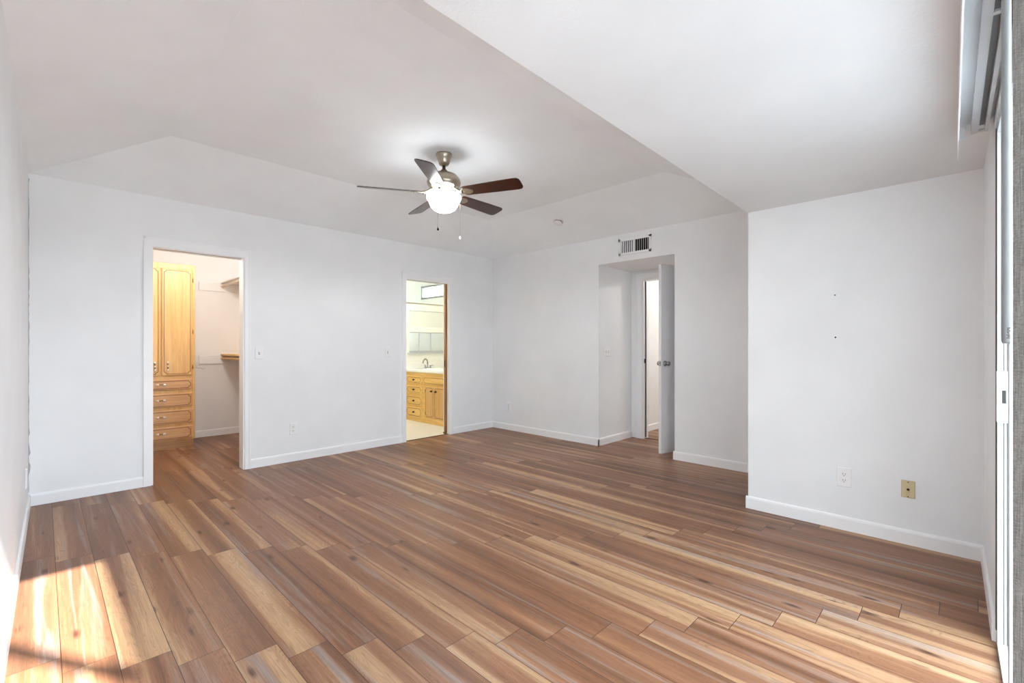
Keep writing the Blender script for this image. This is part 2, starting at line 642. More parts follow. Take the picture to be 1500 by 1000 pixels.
# casings: flat boards with an eased outer bead
def casing(name, x0, x1, zt, y, wl, wr, wt, depth=None, slot=True):
    mb = MB()
    d = 0.016
    for a, b in ((x0 - wl, x0), (x1, x1 + wr)):
        mb.box(a, b, y - d, y, 0, zt + wt)
    mb.box(x0, x1, y - d, y, zt, zt + wt)
    # raised back band
    mb.box(x0 - wl - 0.004, x0 - wl + 0.010, y - d - 0.005, y, 0, zt + wt + 0.004)
    mb.box(x1 + wr - 0.010, x1 + wr + 0.004, y - d - 0.005, y, 0, zt + wt + 0.004)
    mb.box(x0 - wl, x1 + wr, y - d - 0.005, y, zt + wt - 0.010, zt + wt + 0.004)
    if depth:      # jamb liners
        mb.box(x0 - 0.001, x0 + 0.012, y - 0.004, y + depth, 0, zt)
        if name != 'trim_2':
            mb.box(x1 - 0.012, x1 + 0.001, y - 0.004, y + depth, 0, zt)
        mb.box(x0 + 0.012, x1 - 0.012, y - 0.004, y + 0.036, zt - 0.006, zt + 0.002)
        mb.box(x0 + 0.012, x1 - 0.012, y + 0.075, y + depth, zt - 0.006, zt + 0.002)
        if slot:
            mb.box(x0 + 0.012, x1 - 0.012, y + 0.036, y + 0.075, zt - 0.003, zt + 0.001, mi=1)
    return struct(name, mb, [M['trim'], M['threshold']])


casing('trim_1', C0, C1, OH, YB, 0.050, 0.046, 0.072, depth=0.12)
casing('trim_2', B0, B1, OH - 0.006, YB, 0.050, 0.056, 0.072, depth=0.12)

# hall door casing on the recess end wall, with jamb and stop
mb = MB()
cx_ = XH
mb.box(cx_ - 0.016, cx_, D1, D1 + 0.075, 0, DH + 0.07)
mb.box(cx_ - 0.016, cx_, R0, D1, DH, DH + 0.07)
mb.box(cx_ - 0.021, cx_, D1 + 0.065, D1 + 0.079, 0, DH + 0.074)
mb.box(cx_ - 0.021, cx_, R0, D1 + 0.065, DH + 0.060, DH + 0.074)
mb.box(cx_ - 0.004, cx_ + 0.114, D1 - 0.016, D1 + 0.001, 0, DH)
mb.box(cx_ - 0.004, cx_ + 0.114, D0, D1 - 0.016, DH - 0.016, DH + 0.001)
mb.box(cx_ + 0.036, cx_ + 0.062, D1 - 0.030, D1 - 0.016, 0, DH - 0.016)
mb.box(cx_ + 0.034, cx_ + 0.036, D1 - 0.032, D1 - 0.016, 0.02, DH - 0.03, mi=1)
struct('trim_3', mb, [M['trim'], M['slot']])
# strips under the two doorways
struct('trim_4', MB().box(B0, B1, YB + 0.016, YB + 0.034, 0.0, 0.006), M['threshold'], bevel=0.002)
struct('trim_5', MB().box(XH + 0.03, XH + 0.07, D0, D1 - 0.016, 0.0, 0.007), M['threshold'], bevel=0.002)

# bare ragged plaster where the paint stops in the left corner
mb = MB()
z = 0.10
pts = []
while z < 2.44:
    w = 0.002 + 0.005 * random.random() ** 2
    if 0.25 < z < 0.55 and random.random() < 0.5:
        w += 0.006
    pts.append((w, z))
    z += random.uniform(0.02, 0.06)
out = [(XL(YB) - 0.01, YB - 0.0015, 0.10)] + [(XL(YB) + w, YB - 0.0015, z) for w, z in pts] + [(XL(YB) - 0.01, YB - 0.0015, 2.44)]
mb.prism(out, (0, 0.004, 0))
struct('trim_6', mb, M['caulk'])

# ------------------------------------------------------------------ closet shell
mb = MB()
CX0, CX1, CY1, CZ = 0.25, 1.98, 7.08, 2.44
mb.box(CX0 - 0.1, CX0, BT, CY1 + 0.1, 0, OUT)
mb.box(CX1, CX1 + 0.1, BT, CY1 + 0.1, 0, OUT)
mb.box(CX0, CX1, CY1, CY1 + 0.1, 0, OUT)
struct('wall_closet', mb, M['warmwall'])
struct('ceiling_closet', MB().box(CX0, CX1, BT, CY1, CZ, OUT), M['warmwall'])
baseboard('baseboard_closet', (1.27, CY1), (CX1, CY1), (0, -1))
lamp('closet_lamp', 'POINT', (1.20, 5.50, 2.25), 14, (1.0, 0.97, 0.93), 0.15)

# ------------------------------------------------------------------ bathroom shell
BX0, BX1, BY1, BPZ, BZ = 2.6, 5.05, 6.5, 1.885, 2.60
mb = MB()
mb.box(BX0 - 0.1, BX0, BT, 8.6, 0, OUT)
# wall above the counter with the high window
TW0, TW1, TZ0, TZ1 = 6.45, 7.36, 2.065, 2.312
mb.box(BX1, BX1 + 0.12, BT, 8.6, 0, TZ0)
mb.box(BX1, BX1 + 0.12, BT, 8.6, TZ1, OUT)
mb.box(BX1, BX1 + 0.12, BT, TW0, TZ0, TZ1)
mb.box(BX1, BX1 + 0.12, TW1, 8.6, TZ0, TZ1)
mb.box(BX0, BX1, 8.5, 8.6, 1.43, OUT)
struct('wall_bathroom', mb, M['bathwall'])
# lower wall holding the blind window
WX0, WX1, WZ0, WZ1 = 4.215, 5.0, 1.08, 1.80
mb = MB()
mb.box(BX0, WX0, BY1, BY1 + 0.1, 0, BPZ)
mb.box(WX1, BX1, BY1, BY1 + 0.1, 0, BPZ)
mb.box(WX0, WX1, BY1, BY1 + 0.1, 0, WZ0)
mb.box(WX0, WX1, BY1, BY1 + 0.1, WZ1, BPZ)
mb.box(BX0, BX1, BY1 - 0.012, BY1 + 0.112, BPZ, BPZ + 0.014, mi=1)
struct('wall_bathroom_low', mb, [M['bathwall'], M['nickel']])
struct('ceiling_bathroom', MB().box(BX0, BX1, BT, 8.5, BZ, OUT), M['bathwall'])
struct('floor_bathroom', MB().box(BX0, BX1, YB + 0.034, 8.5, 0.0, 0.005), M['tile'])
# high window
mb = MB()
fw = 0.034
for a, b, c, d in ((TW0, TW1, TZ0, TZ0 + fw), (TW0, TW1, TZ1 - fw, TZ1), (TW0, TW0 + fw, TZ0, TZ1), (TW1 - fw, TW1, TZ0, TZ1)):
    mb.box(BX1 - 0.012, BX1 + 0.05, a, b, c, d)
M['greyframe'] = mat('grey_window_frame', srgb(150, 150, 146), 0.5)
w1 = struct('window_1', mb, M['greyframe'])
g = MB().box(BX1 + 0.02, BX1 + 0.024, TW0 + fw, TW1 - fw, TZ0 + fw, TZ1 - fw).build('window_pane', M['glass'], w1)
# blind window: frame, two upright bars and the pane
mb = MB()
for a, b, c, d in ((WX0, WX1, WZ0, WZ0 + 0.022), (WX0, WX1, WZ1 - 0.03, WZ1), (WX0, WX0 + 0.02, WZ0, WZ1), (WX1 - 0.02, WX1, WZ0, WZ1),
                   (4.436, 4.444, WZ0, 1.42), (4.668, 4.676, WZ0, 1.42), (WX0, WX1, 1.405, 1.425)):
    mb.box(a, b, BY1 + 0.03, BY1 + 0.055, c, d)
mb.box(WX0 - 0.03, WX1 + 0.02, BY1 - 0.03, BY1 + 0.03, WZ0 - 0.022, WZ0)
w2 = struct('window_2', mb, M['alu'])
MB().box(WX0 + 0.02, WX1 - 0.02, BY1 + 0.04, BY1 + 0.044, WZ0 + 0.02, WZ1 - 0.03).build('window_pane', M['glass'], w2)
# fence outside it
mb = MB()
x = BX0 + 0.02
while x < BX1 - 0.16:
    mb.box(x, x + 0.138, 8.30, 8.32, -0.05, 1.32)
    x += 0.142
tag(mb.build('board_fence', M['fence']), 'pale board fence seen low through the bathroom window', 'fence')

# ------------------------------------------------------------------ hall shell
mb = MB()
mb.box(XH + 0.11, 8.0, 3.14, 3.24, 0, OUT)
mb.box(7.9, 8.0, 0.9, 3.14, 0, OUT)
mb.box(XH + 0.11, 8.0, 0.8, 0.9, 0, OUT)
struct('wall_hall', mb, M['warmwall'])
struct('ceiling_hall', MB().box(XH + 0.11, 8.0, 0.9, 3.14, 2.44, OUT), M['wall'])
baseboard('baseboard_hall', (XH + 0.12, 3.14), (7.9, 3.14), (0, -1))
lamp('hall_lamp', 'POINT', (6.7, 2.0, 2.2), 17, (1.0, 0.98, 0.94), 0.08)

# ------------------------------------------------------------------ outside
struct('ground', MB().box(-30, 40, -40, -0.27, -0.16, -0.06), M['concrete'])
struct('light_blocker', MB().box(0.335, 3.7, -9.0, -8.0, -0.06, 7.4), M['blocker'])  # unseen block added to keep the sun off most of the slider

struct('light_blocker', MB().box(-1.6, -0.75, -7.0, -0.42, -0.06, 4.2), M['blocker'])  # second unseen block, added to cut the sky light on the alcove wall

# unseen slanting bar, added to cast a shadow across the sun patch
struct('shadow_casting_bar', MB().tube([(-0.74, -2.5, 3.48), (2.98, -2.5, -0.03)], 0.027, 12), M['blocker'])

# ------------------------------------------------------------------ patio slider
mb = MB()
for a, b, c, d in ((S1 - 0.045, S1, 0, SH), (S0, S0 + 0.045, 0, SH), (S0, S1, SH - 0.045, SH)):
    mb.box(a, b, 0.131, 0.25, c, d, T=TE)
mb.box(S0, S1, 0.131, 0.25, 0.0, 0.022, T=TE)
# grooves in the side jamb
for l in (0.148, 0.157):
    mb.box(S1 - 0.0465, S1 - 0.045, l, l + 0.0015, 0.02, SH - 0.05, mi=1, T=TE)
mb.box(S1 - 0.02, S1, 0.1280, 0.1309, 0.06, SH - 0.02, mi=1, T=TE)
door1 = struct('door_1', mb, [M['alu'], M['slot']])


def panel(nm, s0, s1, l0, l1, st):
    mb = MB()
    for a, b, c, d in ((s0, s0 + st, 0.022, SH - 0.045), (s1 - st, s1, 0.022, SH - 0.045),
                       (s0 + st, s1 - st, 0.022, 0.095), (s0 + st, s1 - st, SH - 0.105, SH - 0.045)):
        mb.box(a, b, l0, l1, c, d, T=TE)
    p = struct(nm, mb, M['alu'], door1)
    lm = (l0 + l1) / 2
    MB().box(s0 + st, s1 - st, lm - 0.002, lm + 0.002, 0.095, SH - 0.105, T=TE).build('door_pane', M['glass'], p)


panel('sliding_panel', 0.82, 2.15, 0.131, 0.163, 0.055)
panel('fixed_panel', S0 + 0.045, 1.33, 0.190, 0.222, 0.055)
# latch keeper on the jamb
mb = MB()
mb.box(2.562, 2.610, 0.128, 0.168, 0.888, 1.083, T=TE)
mb.box(2.5605, 2.562, 0.141, 0.152, 0.962, 1.012, mi=1, T=TE)
lk = mb.build('latch_keeper', [M['plastic'], M['slot']], door1, bevel=0.003)
lk['label'] = 'white plastic latch keeper with dark slot'

# ------------------------------------------------------------------ vertical blind
vb = thing('vertical_blind', 'grey fabric vertical blind hung from white headrail at the glass patio door', 'blind', TE((0.60, 0.09, ZA)))
mb = MB()
for l0, l1, z0, z1 in ((0.0625, 0.083, 2.110, ZA), (0.105, 0.117, 2.110, ZA), (0.083, 0.105, 2.142, ZA)):
    mb.box(0.05, 2.86, l0, l1, z0, z1, T=TE, mi=2 if z0 > 2.13 else 0)
mb.box(0.05, 2.86, 0.083, 0.0865, 2.113, 2.116, T=TE)
for s in (1.86, 2.84):
    mb.box(s, s + 0.018, 0.083, 0.105, 2.112, 2.120, T=TE)
mb.box(1.80, 1.825, 0.097, 0.104, 2.116, 2.14, mi=1, T=TE)
mb.build('headrail', [M['alu'], M['slot'], M['greyplastic']], vb)
mb = MB().box(0.05, 2.88, 0.020, 0.024, 2.018, ZA - 0.002, T=TE)
mb.box(2.868, 2.88, 0.020, 0.046, 2.10, ZA - 0.002, T=TE)
mb.build('valance', M['plastic'], vb)
random.seed(3)
for i in range(11):
    s = 0.70 - 0.026 * i
    ang = radians(62 + random.uniform(-2, 2))
    c, w = (s, 0.0865), 0.089
    outl = []
    for k in range(9):
        q = (k / 8 - 0.5) * w
        bow = 0.006 * (1 - (2 * k / 8 - 1) ** 2)
        outl.append((c[0] - q * cos(ang) * 1.0 - bow * sin(ang), c[1] - q * sin(ang) * -1.0 - bow * cos(ang) * 0))
    pts = [(a, b, 0.03) for a, b in outl] + [(a - 0.0012, b, 0.03) for a, b in reversed(outl)]
    mb = MB().prism(pts, (0, 0, 2.07), T=TE)
    mb.build('vane', M['fabric'], vb)
wand = MB().tube([TE((1.02, 0.0605, 2.118)), TE((1.02, 0.0605, 1.20)), TE((1.02, 0.0605, 1.1875)), TE((1.02, 0.0605, 1.184))],
                 [0.0052, 0.0056, 0.0054, 0.004], 14)
for k, (dz, w) in enumerate(((0.0, 3), (0.0022, 2), (0.0044, 3), (0.0066, 1), (0.0082, 2), (0.0104, 3), (0.0128, 2), (0.0150, 3))):
    q = TE((1.0148, 0.0605 + 0.0016 + 0.0006 * (k % 2), 1.1925 + dz))
    wand.box(q[0] - 0.0003, q[0] + 0.0004, q[1] - 0.0006 * w, q[1] + 0.0006 * w, q[2] - 0.0006, q[2] + 0.0006, mi=1)
wo = wand.build('tilt_wand', [M['greyplastic'], M['slot']], vb)

# ------------------------------------------------------------------ ceiling fan
FX, FY = 2.265, 2.99
fan = thing('ceiling_fan', 'brushed nickel ceiling fan with five dark wood blades and lit glass bowl', 'ceiling fan', (FX, FY, ZT))
c = (FX, FY, 0)
MB().lathe([(0.0, 2.725), (0.064, 2.725), (0.066, 2.715), (0.064, 2.708), (0.058, 2.702), (0.056, 2.685), (0.045, 2.655), (0.036, 2.638), (0.022, 2.634), (0.0, 2.634)], c, seg=40).build('canopy', M['nickel'], fan)
MB().lathe([(0.0, 2.64), (0.013, 2.64), (0.013, 2.60), (0.024, 2.598), (0.026, 2.585), (0.0, 2.585)], c, seg=24).build('downrod', M['nickel'], fan)
MB().lathe([(0.0, 2.594), (0.026, 2.594), (0.034, 2.575), (0.070, 2.568), (0.105, 2.552), (0.128, 2.525), (0.136, 2.497), (0.132, 2.476), (0.118, 2.458), (0.098, 2.446), (0.0, 2.444)], c, seg=56).build('motor_housing', M['nickel'], fan)
MB().lathe([(0.0, 2.448), (0.082, 2.446), (0.082, 2.436), (0.058, 2.432), (0.055, 2.412), (0.066, 2.404), (0.0, 2.402)], c, seg=40).build('light_fitter', M['nickel'], fan)
MB().lathe([(0.0, 2.404), (0.062, 2.404), (0.120, 2.400), (0.135, 2.390), (0.139, 2.375), (0.133, 2.358), (0.122, 2.345), (0.117, 2.330), (0.108, 2.308), (0.090, 2.284), (0.060, 2.266), (0.030, 2.259), (0.0, 2.257)], c, seg=56).build('glass_bowl', M['bowl'], fan)


def blade(ang):
    ux, uy = cos(ang), sin(ang)
    vx, vy = -uy, ux
    P0 = radians(-15)
    zc = 2.408

    def T(p):
        r, t, h = p
        tt, hh = t * cos(P0) - h * sin(P0), t * sin(P0) + h * cos(P0)
        return (FX + ux * r + vx * tt, FY + uy * r + vy * tt, zc + hh)
    # paddle outline: straight sides widening outward, clipped round tip
    r0, r1 = 0.175, 0.665
    o = [(r0, -0.048), (r0 + 0.02, -0.056), (0.45, -0.066), (r1 - 0.05, -0.070), (r1 - 0.018, -0.066), (r1 - 0.004, -0.05),
         (r1, -0.03), (r1, 0.03), (r1 - 0.004, 0.05), (r1 - 0.018, 0.066), (r1 - 0.05, 0.070), (0.45, 0.066), (r0 + 0.02, 0.056), (r0, 0.048)]
    mb = MB().prism([(r, t, -0.003) for r, t in o], (0, 0, 0.006), T=T)
    b = mb.build('blade', M['walnut'], fan)
    # bracket: neck from the motor, oval plate under the blade with screws
    mb = MB()
    pl = [(0.205 + 0.055 * cos(a), 0.038 * sin(a), -0.0075) for a in [2 * pi * i / 20 for i in range(20)]]
    mb.prism(pl, (0, 0, 0.0045), T=T)
    for a, q in ((0.235, 0.018), (0.235, -0.018), (0.185, 0.0)):
        cc = T((a, q, -0.0075))
        mb.lathe([(0.0, 0.0), (0.005, 0.0), (0.004, -0.003), (0.0, -0.0035)], cc, seg=10)
    neck = []
    for k in range(7):
        q = k / 6
        r = 0.075 + q * 0.095
        neck.append((FX + ux * r, FY + uy * r, 2.446 - 0.041 * (1 - cos(q * pi)) / 2))
    mb.tube(neck, [0.016, 0.014, 0.012, 0.011, 0.012, 0.014, 0.016], 10)
    mb.build('blade_bracket', M['nickel'], b)


BA0 = 5.0
for i in range(5):
    blade(radians(BA0 + 72 * i))
# pull chains hang from the fitter at the camera side
for (dx, dy, zb, mt, nm) in ((-0.052, -0.036, 2.01, 'brass', 0), (0.028, -0.062, 2.0, 'chrome', 1)):
    mb = MB()
    px, py = FX + dx * 1.0, FY + dy
    ex = 0.145 / hypot(dx, dy)
    qx, qy = FX + dx * ex, FY + dy * ex
    zend = 2.105 if nm == 0 else 2.05
    mb.tube([(px, py, 2.42), (FX + dx * ex * 0.8, FY + dy * ex * 0.8, 2.412), (qx, qy, 2.40), (qx, qy, 2.38), (qx, qy, zend)], 0.0011, 6)
    ch = mb.build('pull_chain', M['nickel'], fan)
    if nm == 0:
        MB().lathe([(0.0, 0.0), (0.003, 0.0), (0.004, -0.006), (0.009, -0.02), (0.008, -0.027), (0.0, -0.028)], (qx, qy, zend), seg=16).build('chain_fob', M['bronze'], ch)
    else:
        MB().lathe([(0.0, 0.0), (0.003, 0.0), (0.0065, -0.006), (0.0065, -0.024), (0.0, -0.027)], (qx, qy, zend), seg=16).build('chain_fob', M['plastic'], ch)

fb = lamp('fan_bulb', 'SPOT', (FX, FY, 2.235), 21, (0.93, 0.97, 1.0))
fb.data.spot_size = radians(178)
fb.data.spot_blend = 0.35
fb.data.shadow_soft_size = 0.10

# ------------------------------------------------------------------ smoke detector on the sloped ceiling
nrm = Vector((-0.27, 0, -0.765)).normalized()
sx, sy = 4.156, 3.329
sz = ZW + (XC - sx) * (ZT - ZW) / OFF
sd = thing('smoke_detector', 'small round white smoke detector on the ceiling slope', 'smoke detector', (sx, sy, sz))
MB().lathe([(0, 0), (0.055, 0), (0.055, 0.008), (0.0, 0.008)], (sx, sy, sz), nrm, 32).build('base_plate', M['plastic'], sd)
mb = MB().lathe([(0, 0.008), (0.047, 0.009), (0.048, 0.026), (0.042, 0.034), (0.018, 0.036), (0.0, 0.036)], Vector((sx, sy, sz)), nrm, 32)
mb.lathe([(0.049, 0.012), (0.0495, 0.015), (0.049, 0.018)], Vector((sx, sy, sz)), nrm, 32, mi=1)
mb.build('cover', [M['plastic'], M['slot']], sd)

# ------------------------------------------------------------------ air register over the recess
vy0, vy1, vz0, vz1 = 2.415, 2.822, 2.208, 2.398
av = thing('air_vent', 'white wall air register with upright louvres above the hall recess', 'air vent', (XC, (vy0 + vy1) / 2, vz0))
mb = MB()
b = 0.030
for a_, b_, c_, d_ in ((vy0, vy1, vz0, vz0 + b), (vy0, vy1, vz1 - b, vz1), (vy0, vy0 + b, vz0, vz1), (vy1 - b, vy1, vz0, vz1)):
    mb.box(XC - 0.010, XC + 0.0, a_, b_, c_, d_)
mid = (vy0 + vy1) / 2
mb.box(XC - 0.010, XC, mid - 0.005, mid + 0.005, vz0 + b, vz1 - b)
mb.build('frame', M['plastic'], av, bevel=0.003)
MB().box(XC - 0.0015, XC - 0.0005, vy0 + b, vy1 - b, vz0 + b, vz1 - b).build('duct_opening', M['duct'], av)
n = 14
for i in range(n):
    y = vy0 + b + (i + 0.5) * (vy1 - vy0 - 2 * b) / n
    if abs(y - mid) < 0.008:
        continue
    a = radians(-20 if y > mid else 22)
    h, th = (0.0072 if y > mid else 0.0085), 0.0012
    cxx = XC - 0.0085
    dx, dy = cos(a) * h * 0.8, sin(a) * h * 1.4
    mb = MB().hexa([(cxx - dx, y - dy - th, vz0 + b), (cxx + dx, y + dy - th, vz0 + b), (cxx + dx, y + dy + th, vz0 + b), (cxx - dx, y - dy + th, vz0 + b),
                    (cxx - dx, y - dy - th, vz1 - b), (cxx + dx, y + dy - th, vz1 - b), (cxx + dx, y + dy + th, vz1 - b), (cxx - dx, y - dy + th, vz1 - b)])
    mb.build('louvre', M['plastic'], av)


# ------------------------------------------------------------------ wall plates
def frame_T(org, right, out_):
    """local (x right, y up, z out of the wall) to world"""
    r, o_, g0 = Vector(right), Vector(out_), Vector(org)
    return lambda p: tuple(g0 + r * p[0] + Vector((0, 0, 1)) * p[1] + o_ * p[2])


def plate_mesh(T, w, h, t=0.006):
    mb = MB()
    e = 0.004
    lo = [(-w / 2, -h / 2), (w / 2, -h / 2), (w / 2, h / 2), (-w / 2, h / 2)]
    hi = [(-w / 2 + e, -h / 2 + e), (w / 2 - e, -h / 2 + e), (w / 2 - e, h / 2 - e), (-w / 2 + e, h / 2 - e)]
    mb.hexa([T((x, y, 0)) for x, y in lo] + [T((x, y, t)) for x, y in hi])
    return mb


def disc(mb, T, x, y, z, rx, ry, t, mi=0, seg=20, flat=0.0):
    o = []
    for i in range(seg):
        a = 2 * pi * i / seg
        yy = max(-ry + flat, min(ry - flat, ry * sin(a)))
        o.append((x + rx * cos(a), y + yy, z))
    mb.prism(o, (0, 0, t), mi=mi, T=T)


def outlet(org, right, out_, label, w=0.072, h=0.116):
    o = thing('wall_outlet', label, 'power outlet', org)
    T = frame_T(org, right, out_)
    plate_mesh(T, w, h).build('cover_plate', M['plastic'], o)
    for sgn in (1, -1):
        mb = MB()
        yc = sgn * 0.0195
        disc(mb, T, 0, yc, 0.0055, 0.0172, 0.0150, 0.0022, 0, 24, 0.002)
        for xx, hh in ((-0.0065, 0.0045), (0.0065, 0.0038)):
            mb.box(xx - 0.0013, xx + 0.0013, yc + 0.003 - hh, yc + 0.003 + hh, 0.0077, 0.0081, mi=1, T=T)
        disc(mb, T, 0, yc - 0.0085, 0.0077, 0.0026, 0.0026, 0.0004, 1, 12)
        mb.build('receptacle', [M['china'], M['slot']], o)
    mb = MB()
    disc(mb, T, 0, 0, 0.006, 0.003, 0.003, 0.001, 0, 12)
    mb.build('screw', M['plastic'], o)
    return o


def switch(org, right, out_, label, gangs=1):
    w = 0.072 if gangs == 1 else 0.116
    o = thing('light_switch', label, 'light switch', org)
    T = frame_T(org, right, out_)
    plate_mesh(T, w, 0.116).build('cover_plate', M['plastic'], o)
    for gidx in range(gangs):
        x = 0 if gangs == 1 else (-0.023 + 0.046 * gidx)
        mb = MB()
        mb.box(x - 0.0055, x + 0.0055, -0.0125, 0.0125, 0.006, 0.0066, mi=1, T=T)
        mb.hexa([T((x - 0.0045, -0.006, 0.006)), T((x + 0.0045, -0.006, 0.006)), T((x + 0.0045, 0.004, 0.006)), T((x - 0.0045, 0.004, 0.006)),
                 T((x - 0.0038, 0.004, 0.016)), T((x + 0.0038, 0.004, 0.016)), T((x + 0.0038, 0.010, 0.015)), T((x - 0.0038, 0.010, 0.015))])
        mb.build('toggle', [M['plastic'], M['slot']], o)
        for yy in (0.030, -0.030):
            mb = MB()
            disc(mb, T, x, yy, 0.006, 0.0028, 0.0028, 0.0008, 0, 10)
            mb.build('screw', M['plastic'], o)
    return o


switch((1.485, YB, 1.113), (1, 0, 0), (0, -1, 0), 'white single light switch beside the closet doorway')
switch((2.893, YB, 1.108), (1, 0, 0), (0, -1, 0), 'white single light switch beside the bathroom doorway')
switch((4.80, R1, 1.114), (1, 0, 0), (0, -1, 0), 'white double light switch on the side wall of the hall recess', 2)
outlet((1.806, YB, 0.332), (1, 0, 0), (0, -1, 0), 'white wall outlet low between the closet and bathroom doorways')
outlet((XC, 4.597, 0.329), (0, -1, 0), (-1, 0, 0), 'white wall outlet by the far room corner, near the baseboard')
outlet((XD, 0.550, 0.338), (0, -1, 0), (-1, 0, 0), 'white wall outlet on the near white wall beside the beige jack', 0.078, 0.125)
# plate on the left wall seen edge-on
o = thing('blank_wall_plate', 'white wall plate seen edge-on low on the left wall', 'wall plate', (XL(4.45), 4.45, 0.30))
T = frame_T((XL(4.45), 4.45, 0.30), (0, 1, 0), (1, 0, 0))
plate_mesh(T, 0.078, 0.125, 0.008).build('cover_plate', M['plastic'], o)
for args in ((T, 0, 0.04, 0.008, 0.003, 0.003, 0.001, 0, 12), (T, 0, -0.04, 0.008, 0.003, 0.003, 0.001, 0, 12)):
    mb = MB()
    disc(mb, *args)
    mb.build('screw', M['plastic'], o)
# beige jack plate
org = (XD, 0.2375, 0.329)
T = frame_T(org, (0, -1, 0), (-1, 0, 0))
o = thing('cable_jack', 'beige cable jack plate low on the near white wall', 'wall jack', org)
plate_mesh(T, 0.064, 0.104, 0.012).build('cover_plate', M['beige'], o, bevel=0.001)
mb = MB()
disc(mb, T, 0, 0.0, 0.012, 0.0075, 0.0075, 0.002, 0, 6)
disc(mb, T, 0, 0.0, 0.014, 0.005, 0.005, 0.006, 0, 16)
mb.build('coax_socket', M['bronze'], o)
for args in ((T, 0, 0.043, 0.012, 0.003, 0.003, 0.001, 0, 10), (T, 0, -0.043, 0.012, 0.003, 0.003, 0.001, 0, 10)):
    mb = MB()
    disc(mb, *args)
    mb.build('screw', M['bronze'], o)
# holes and anchor in the near wall
T = frame_T((XD, 0.600, 1.513), (0, -1, 0), (-1, 0, 0))
mb = MB()
disc(mb, T, 0, 0, 0.0, 0.0042, 0.0042, 0.002, 0, 14)
tag(mb.build('nail', M['stain'], root=(XD, 0.600, 1.513)), 'tiny dark nail in the near white wall, upper of two marks', 'nail')
an = thing('wall_anchor', 'small round wall anchor with dark screw hole, lower of two marks', 'wall anchor', (XD, 0.597, 1.238))
T = frame_T((XD, 0.597, 1.238), (0, -1, 0), (-1, 0, 0))
mb = MB()
disc(mb, T, 0, 0, 0, 0.012, 0.012, 0.0015, 0, 20)
mb.build('collar', M['plastic'], an)
mb = MB()
disc(mb, T, 0, 0, 0.0015, 0.0055, 0.0055, 0.0006, 0, 16)
mb.build('hole', M['slot'], an)

# ------------------------------------------------------------------ hall door
HG, LE = Vector((5.372, 2.192, 0)), Vector((4.705, 2.347, 0))
ud = (LE - HG).normalized()
nd = Vector((-ud.y, ud.x, 0))
if nd.y > 0:
    nd = -nd
wd = (LE - HG).length


def TD(p):
    """a from hinge, b outward on the camera side (-Y), z"""
    q = HG + ud * p[0] + nd * p[1]
    return (q.x, q.y, p[2])


door2 = MB().box(0.0, wd, -0.035, 0.0, 0.012, 2.072, T=TD).build('door_2', M['door'], None, bevel=0.002)
door2['kind'] = 'structure'
for sgn in (1, -1):
    org = Vector(TD((wd - 0.062, 0.0 if sgn > 0 else -0.035, 0.992)))
    ax = nd * sgn
    mb = MB().lathe([(0, 0.0), (0.030, 0.0), (0.031, 0.004), (0.026, 0.009), (0.012, 0.010), (0.010, 0.024), (0.016, 0.030), (0.0245, 0.038),
                     (0.0265, 0.048), (0.023, 0.057), (0.012, 0.061), (0.0, 0.062)], org, ax, 28)
    mb.build('door_knob', M['chrome'], door2)
mb = MB().box(wd, wd + 0.0012, -0.030, -0.005, 0.965, 1.02, T=TD)
mb.box(wd, wd + 0.008, -0.024, -0.011, 0.983, 1.001, T=TD)
mb.build('latch', M['chrome'], door2)
# strike plate on the jamb
MB().box(XH + 0.008, XH + 0.030, D1 - 0.0185, D1 - 0.016, 0.965, 1.02).build('strike_plate', M['bronze'], bpy.data.objects['trim_3'])

# ------------------------------------------------------------------ bathroom pocket door
door3 = MB().box(B1 - 0.022, B1 + 0.68, YB + 0.0455, YB + 0.0745, 0.012, OH - 0.012).build('door_3', M['edgewood'])
door3['kind'] = 'structure'
mb = MB().box(B1 - 0.0232, B1 - 0.022, YB + 0.051, YB + 0.069, 0.90, 0.99)
mb.build('edge_pull', M['bronze'], door3)
MB().box(B1 - 0.035, B1 - 0.006, YB + 0.040, YB + 0.080, 0.006, 0.030).build('floor_guide', M['brass'], door3)


# ------------------------------------------------------------------ oak fronts with notched-corner grooves
def notched(x0, x1, z0, z1, m, n):
    """groove path inset m from the edges with stepped corners of size n"""
    a, b, c, d = x0 + m, x1 - m, z0 + m, z1 - m
    P = []

    def corner(cx, cz, sx, sz):
        # small quarter step: in, scoop, out
        pts = [(cx, cz + sz * n * 1.25), (cx + sx * n * 0.25, cz + sz * n)]
        for i in range(6):
            t = i / 5 * pi / 2
            pts.append((cx + sx * (n * 0.25 + n * 0.75 * sin(t)), cz + sz * (n * 0.25 + n * 0.75 * cos(t))))
        pts += [(cx + sx * n * 1.25, cz)]
        return pts
    P += corner(a, c, 1, 1)
    P += list(reversed(corner(b, c, -1, 1)))
    P += corner(b, d, -1, -1)
    P += list(reversed(corner(a, d, 1, -1)))
    return P


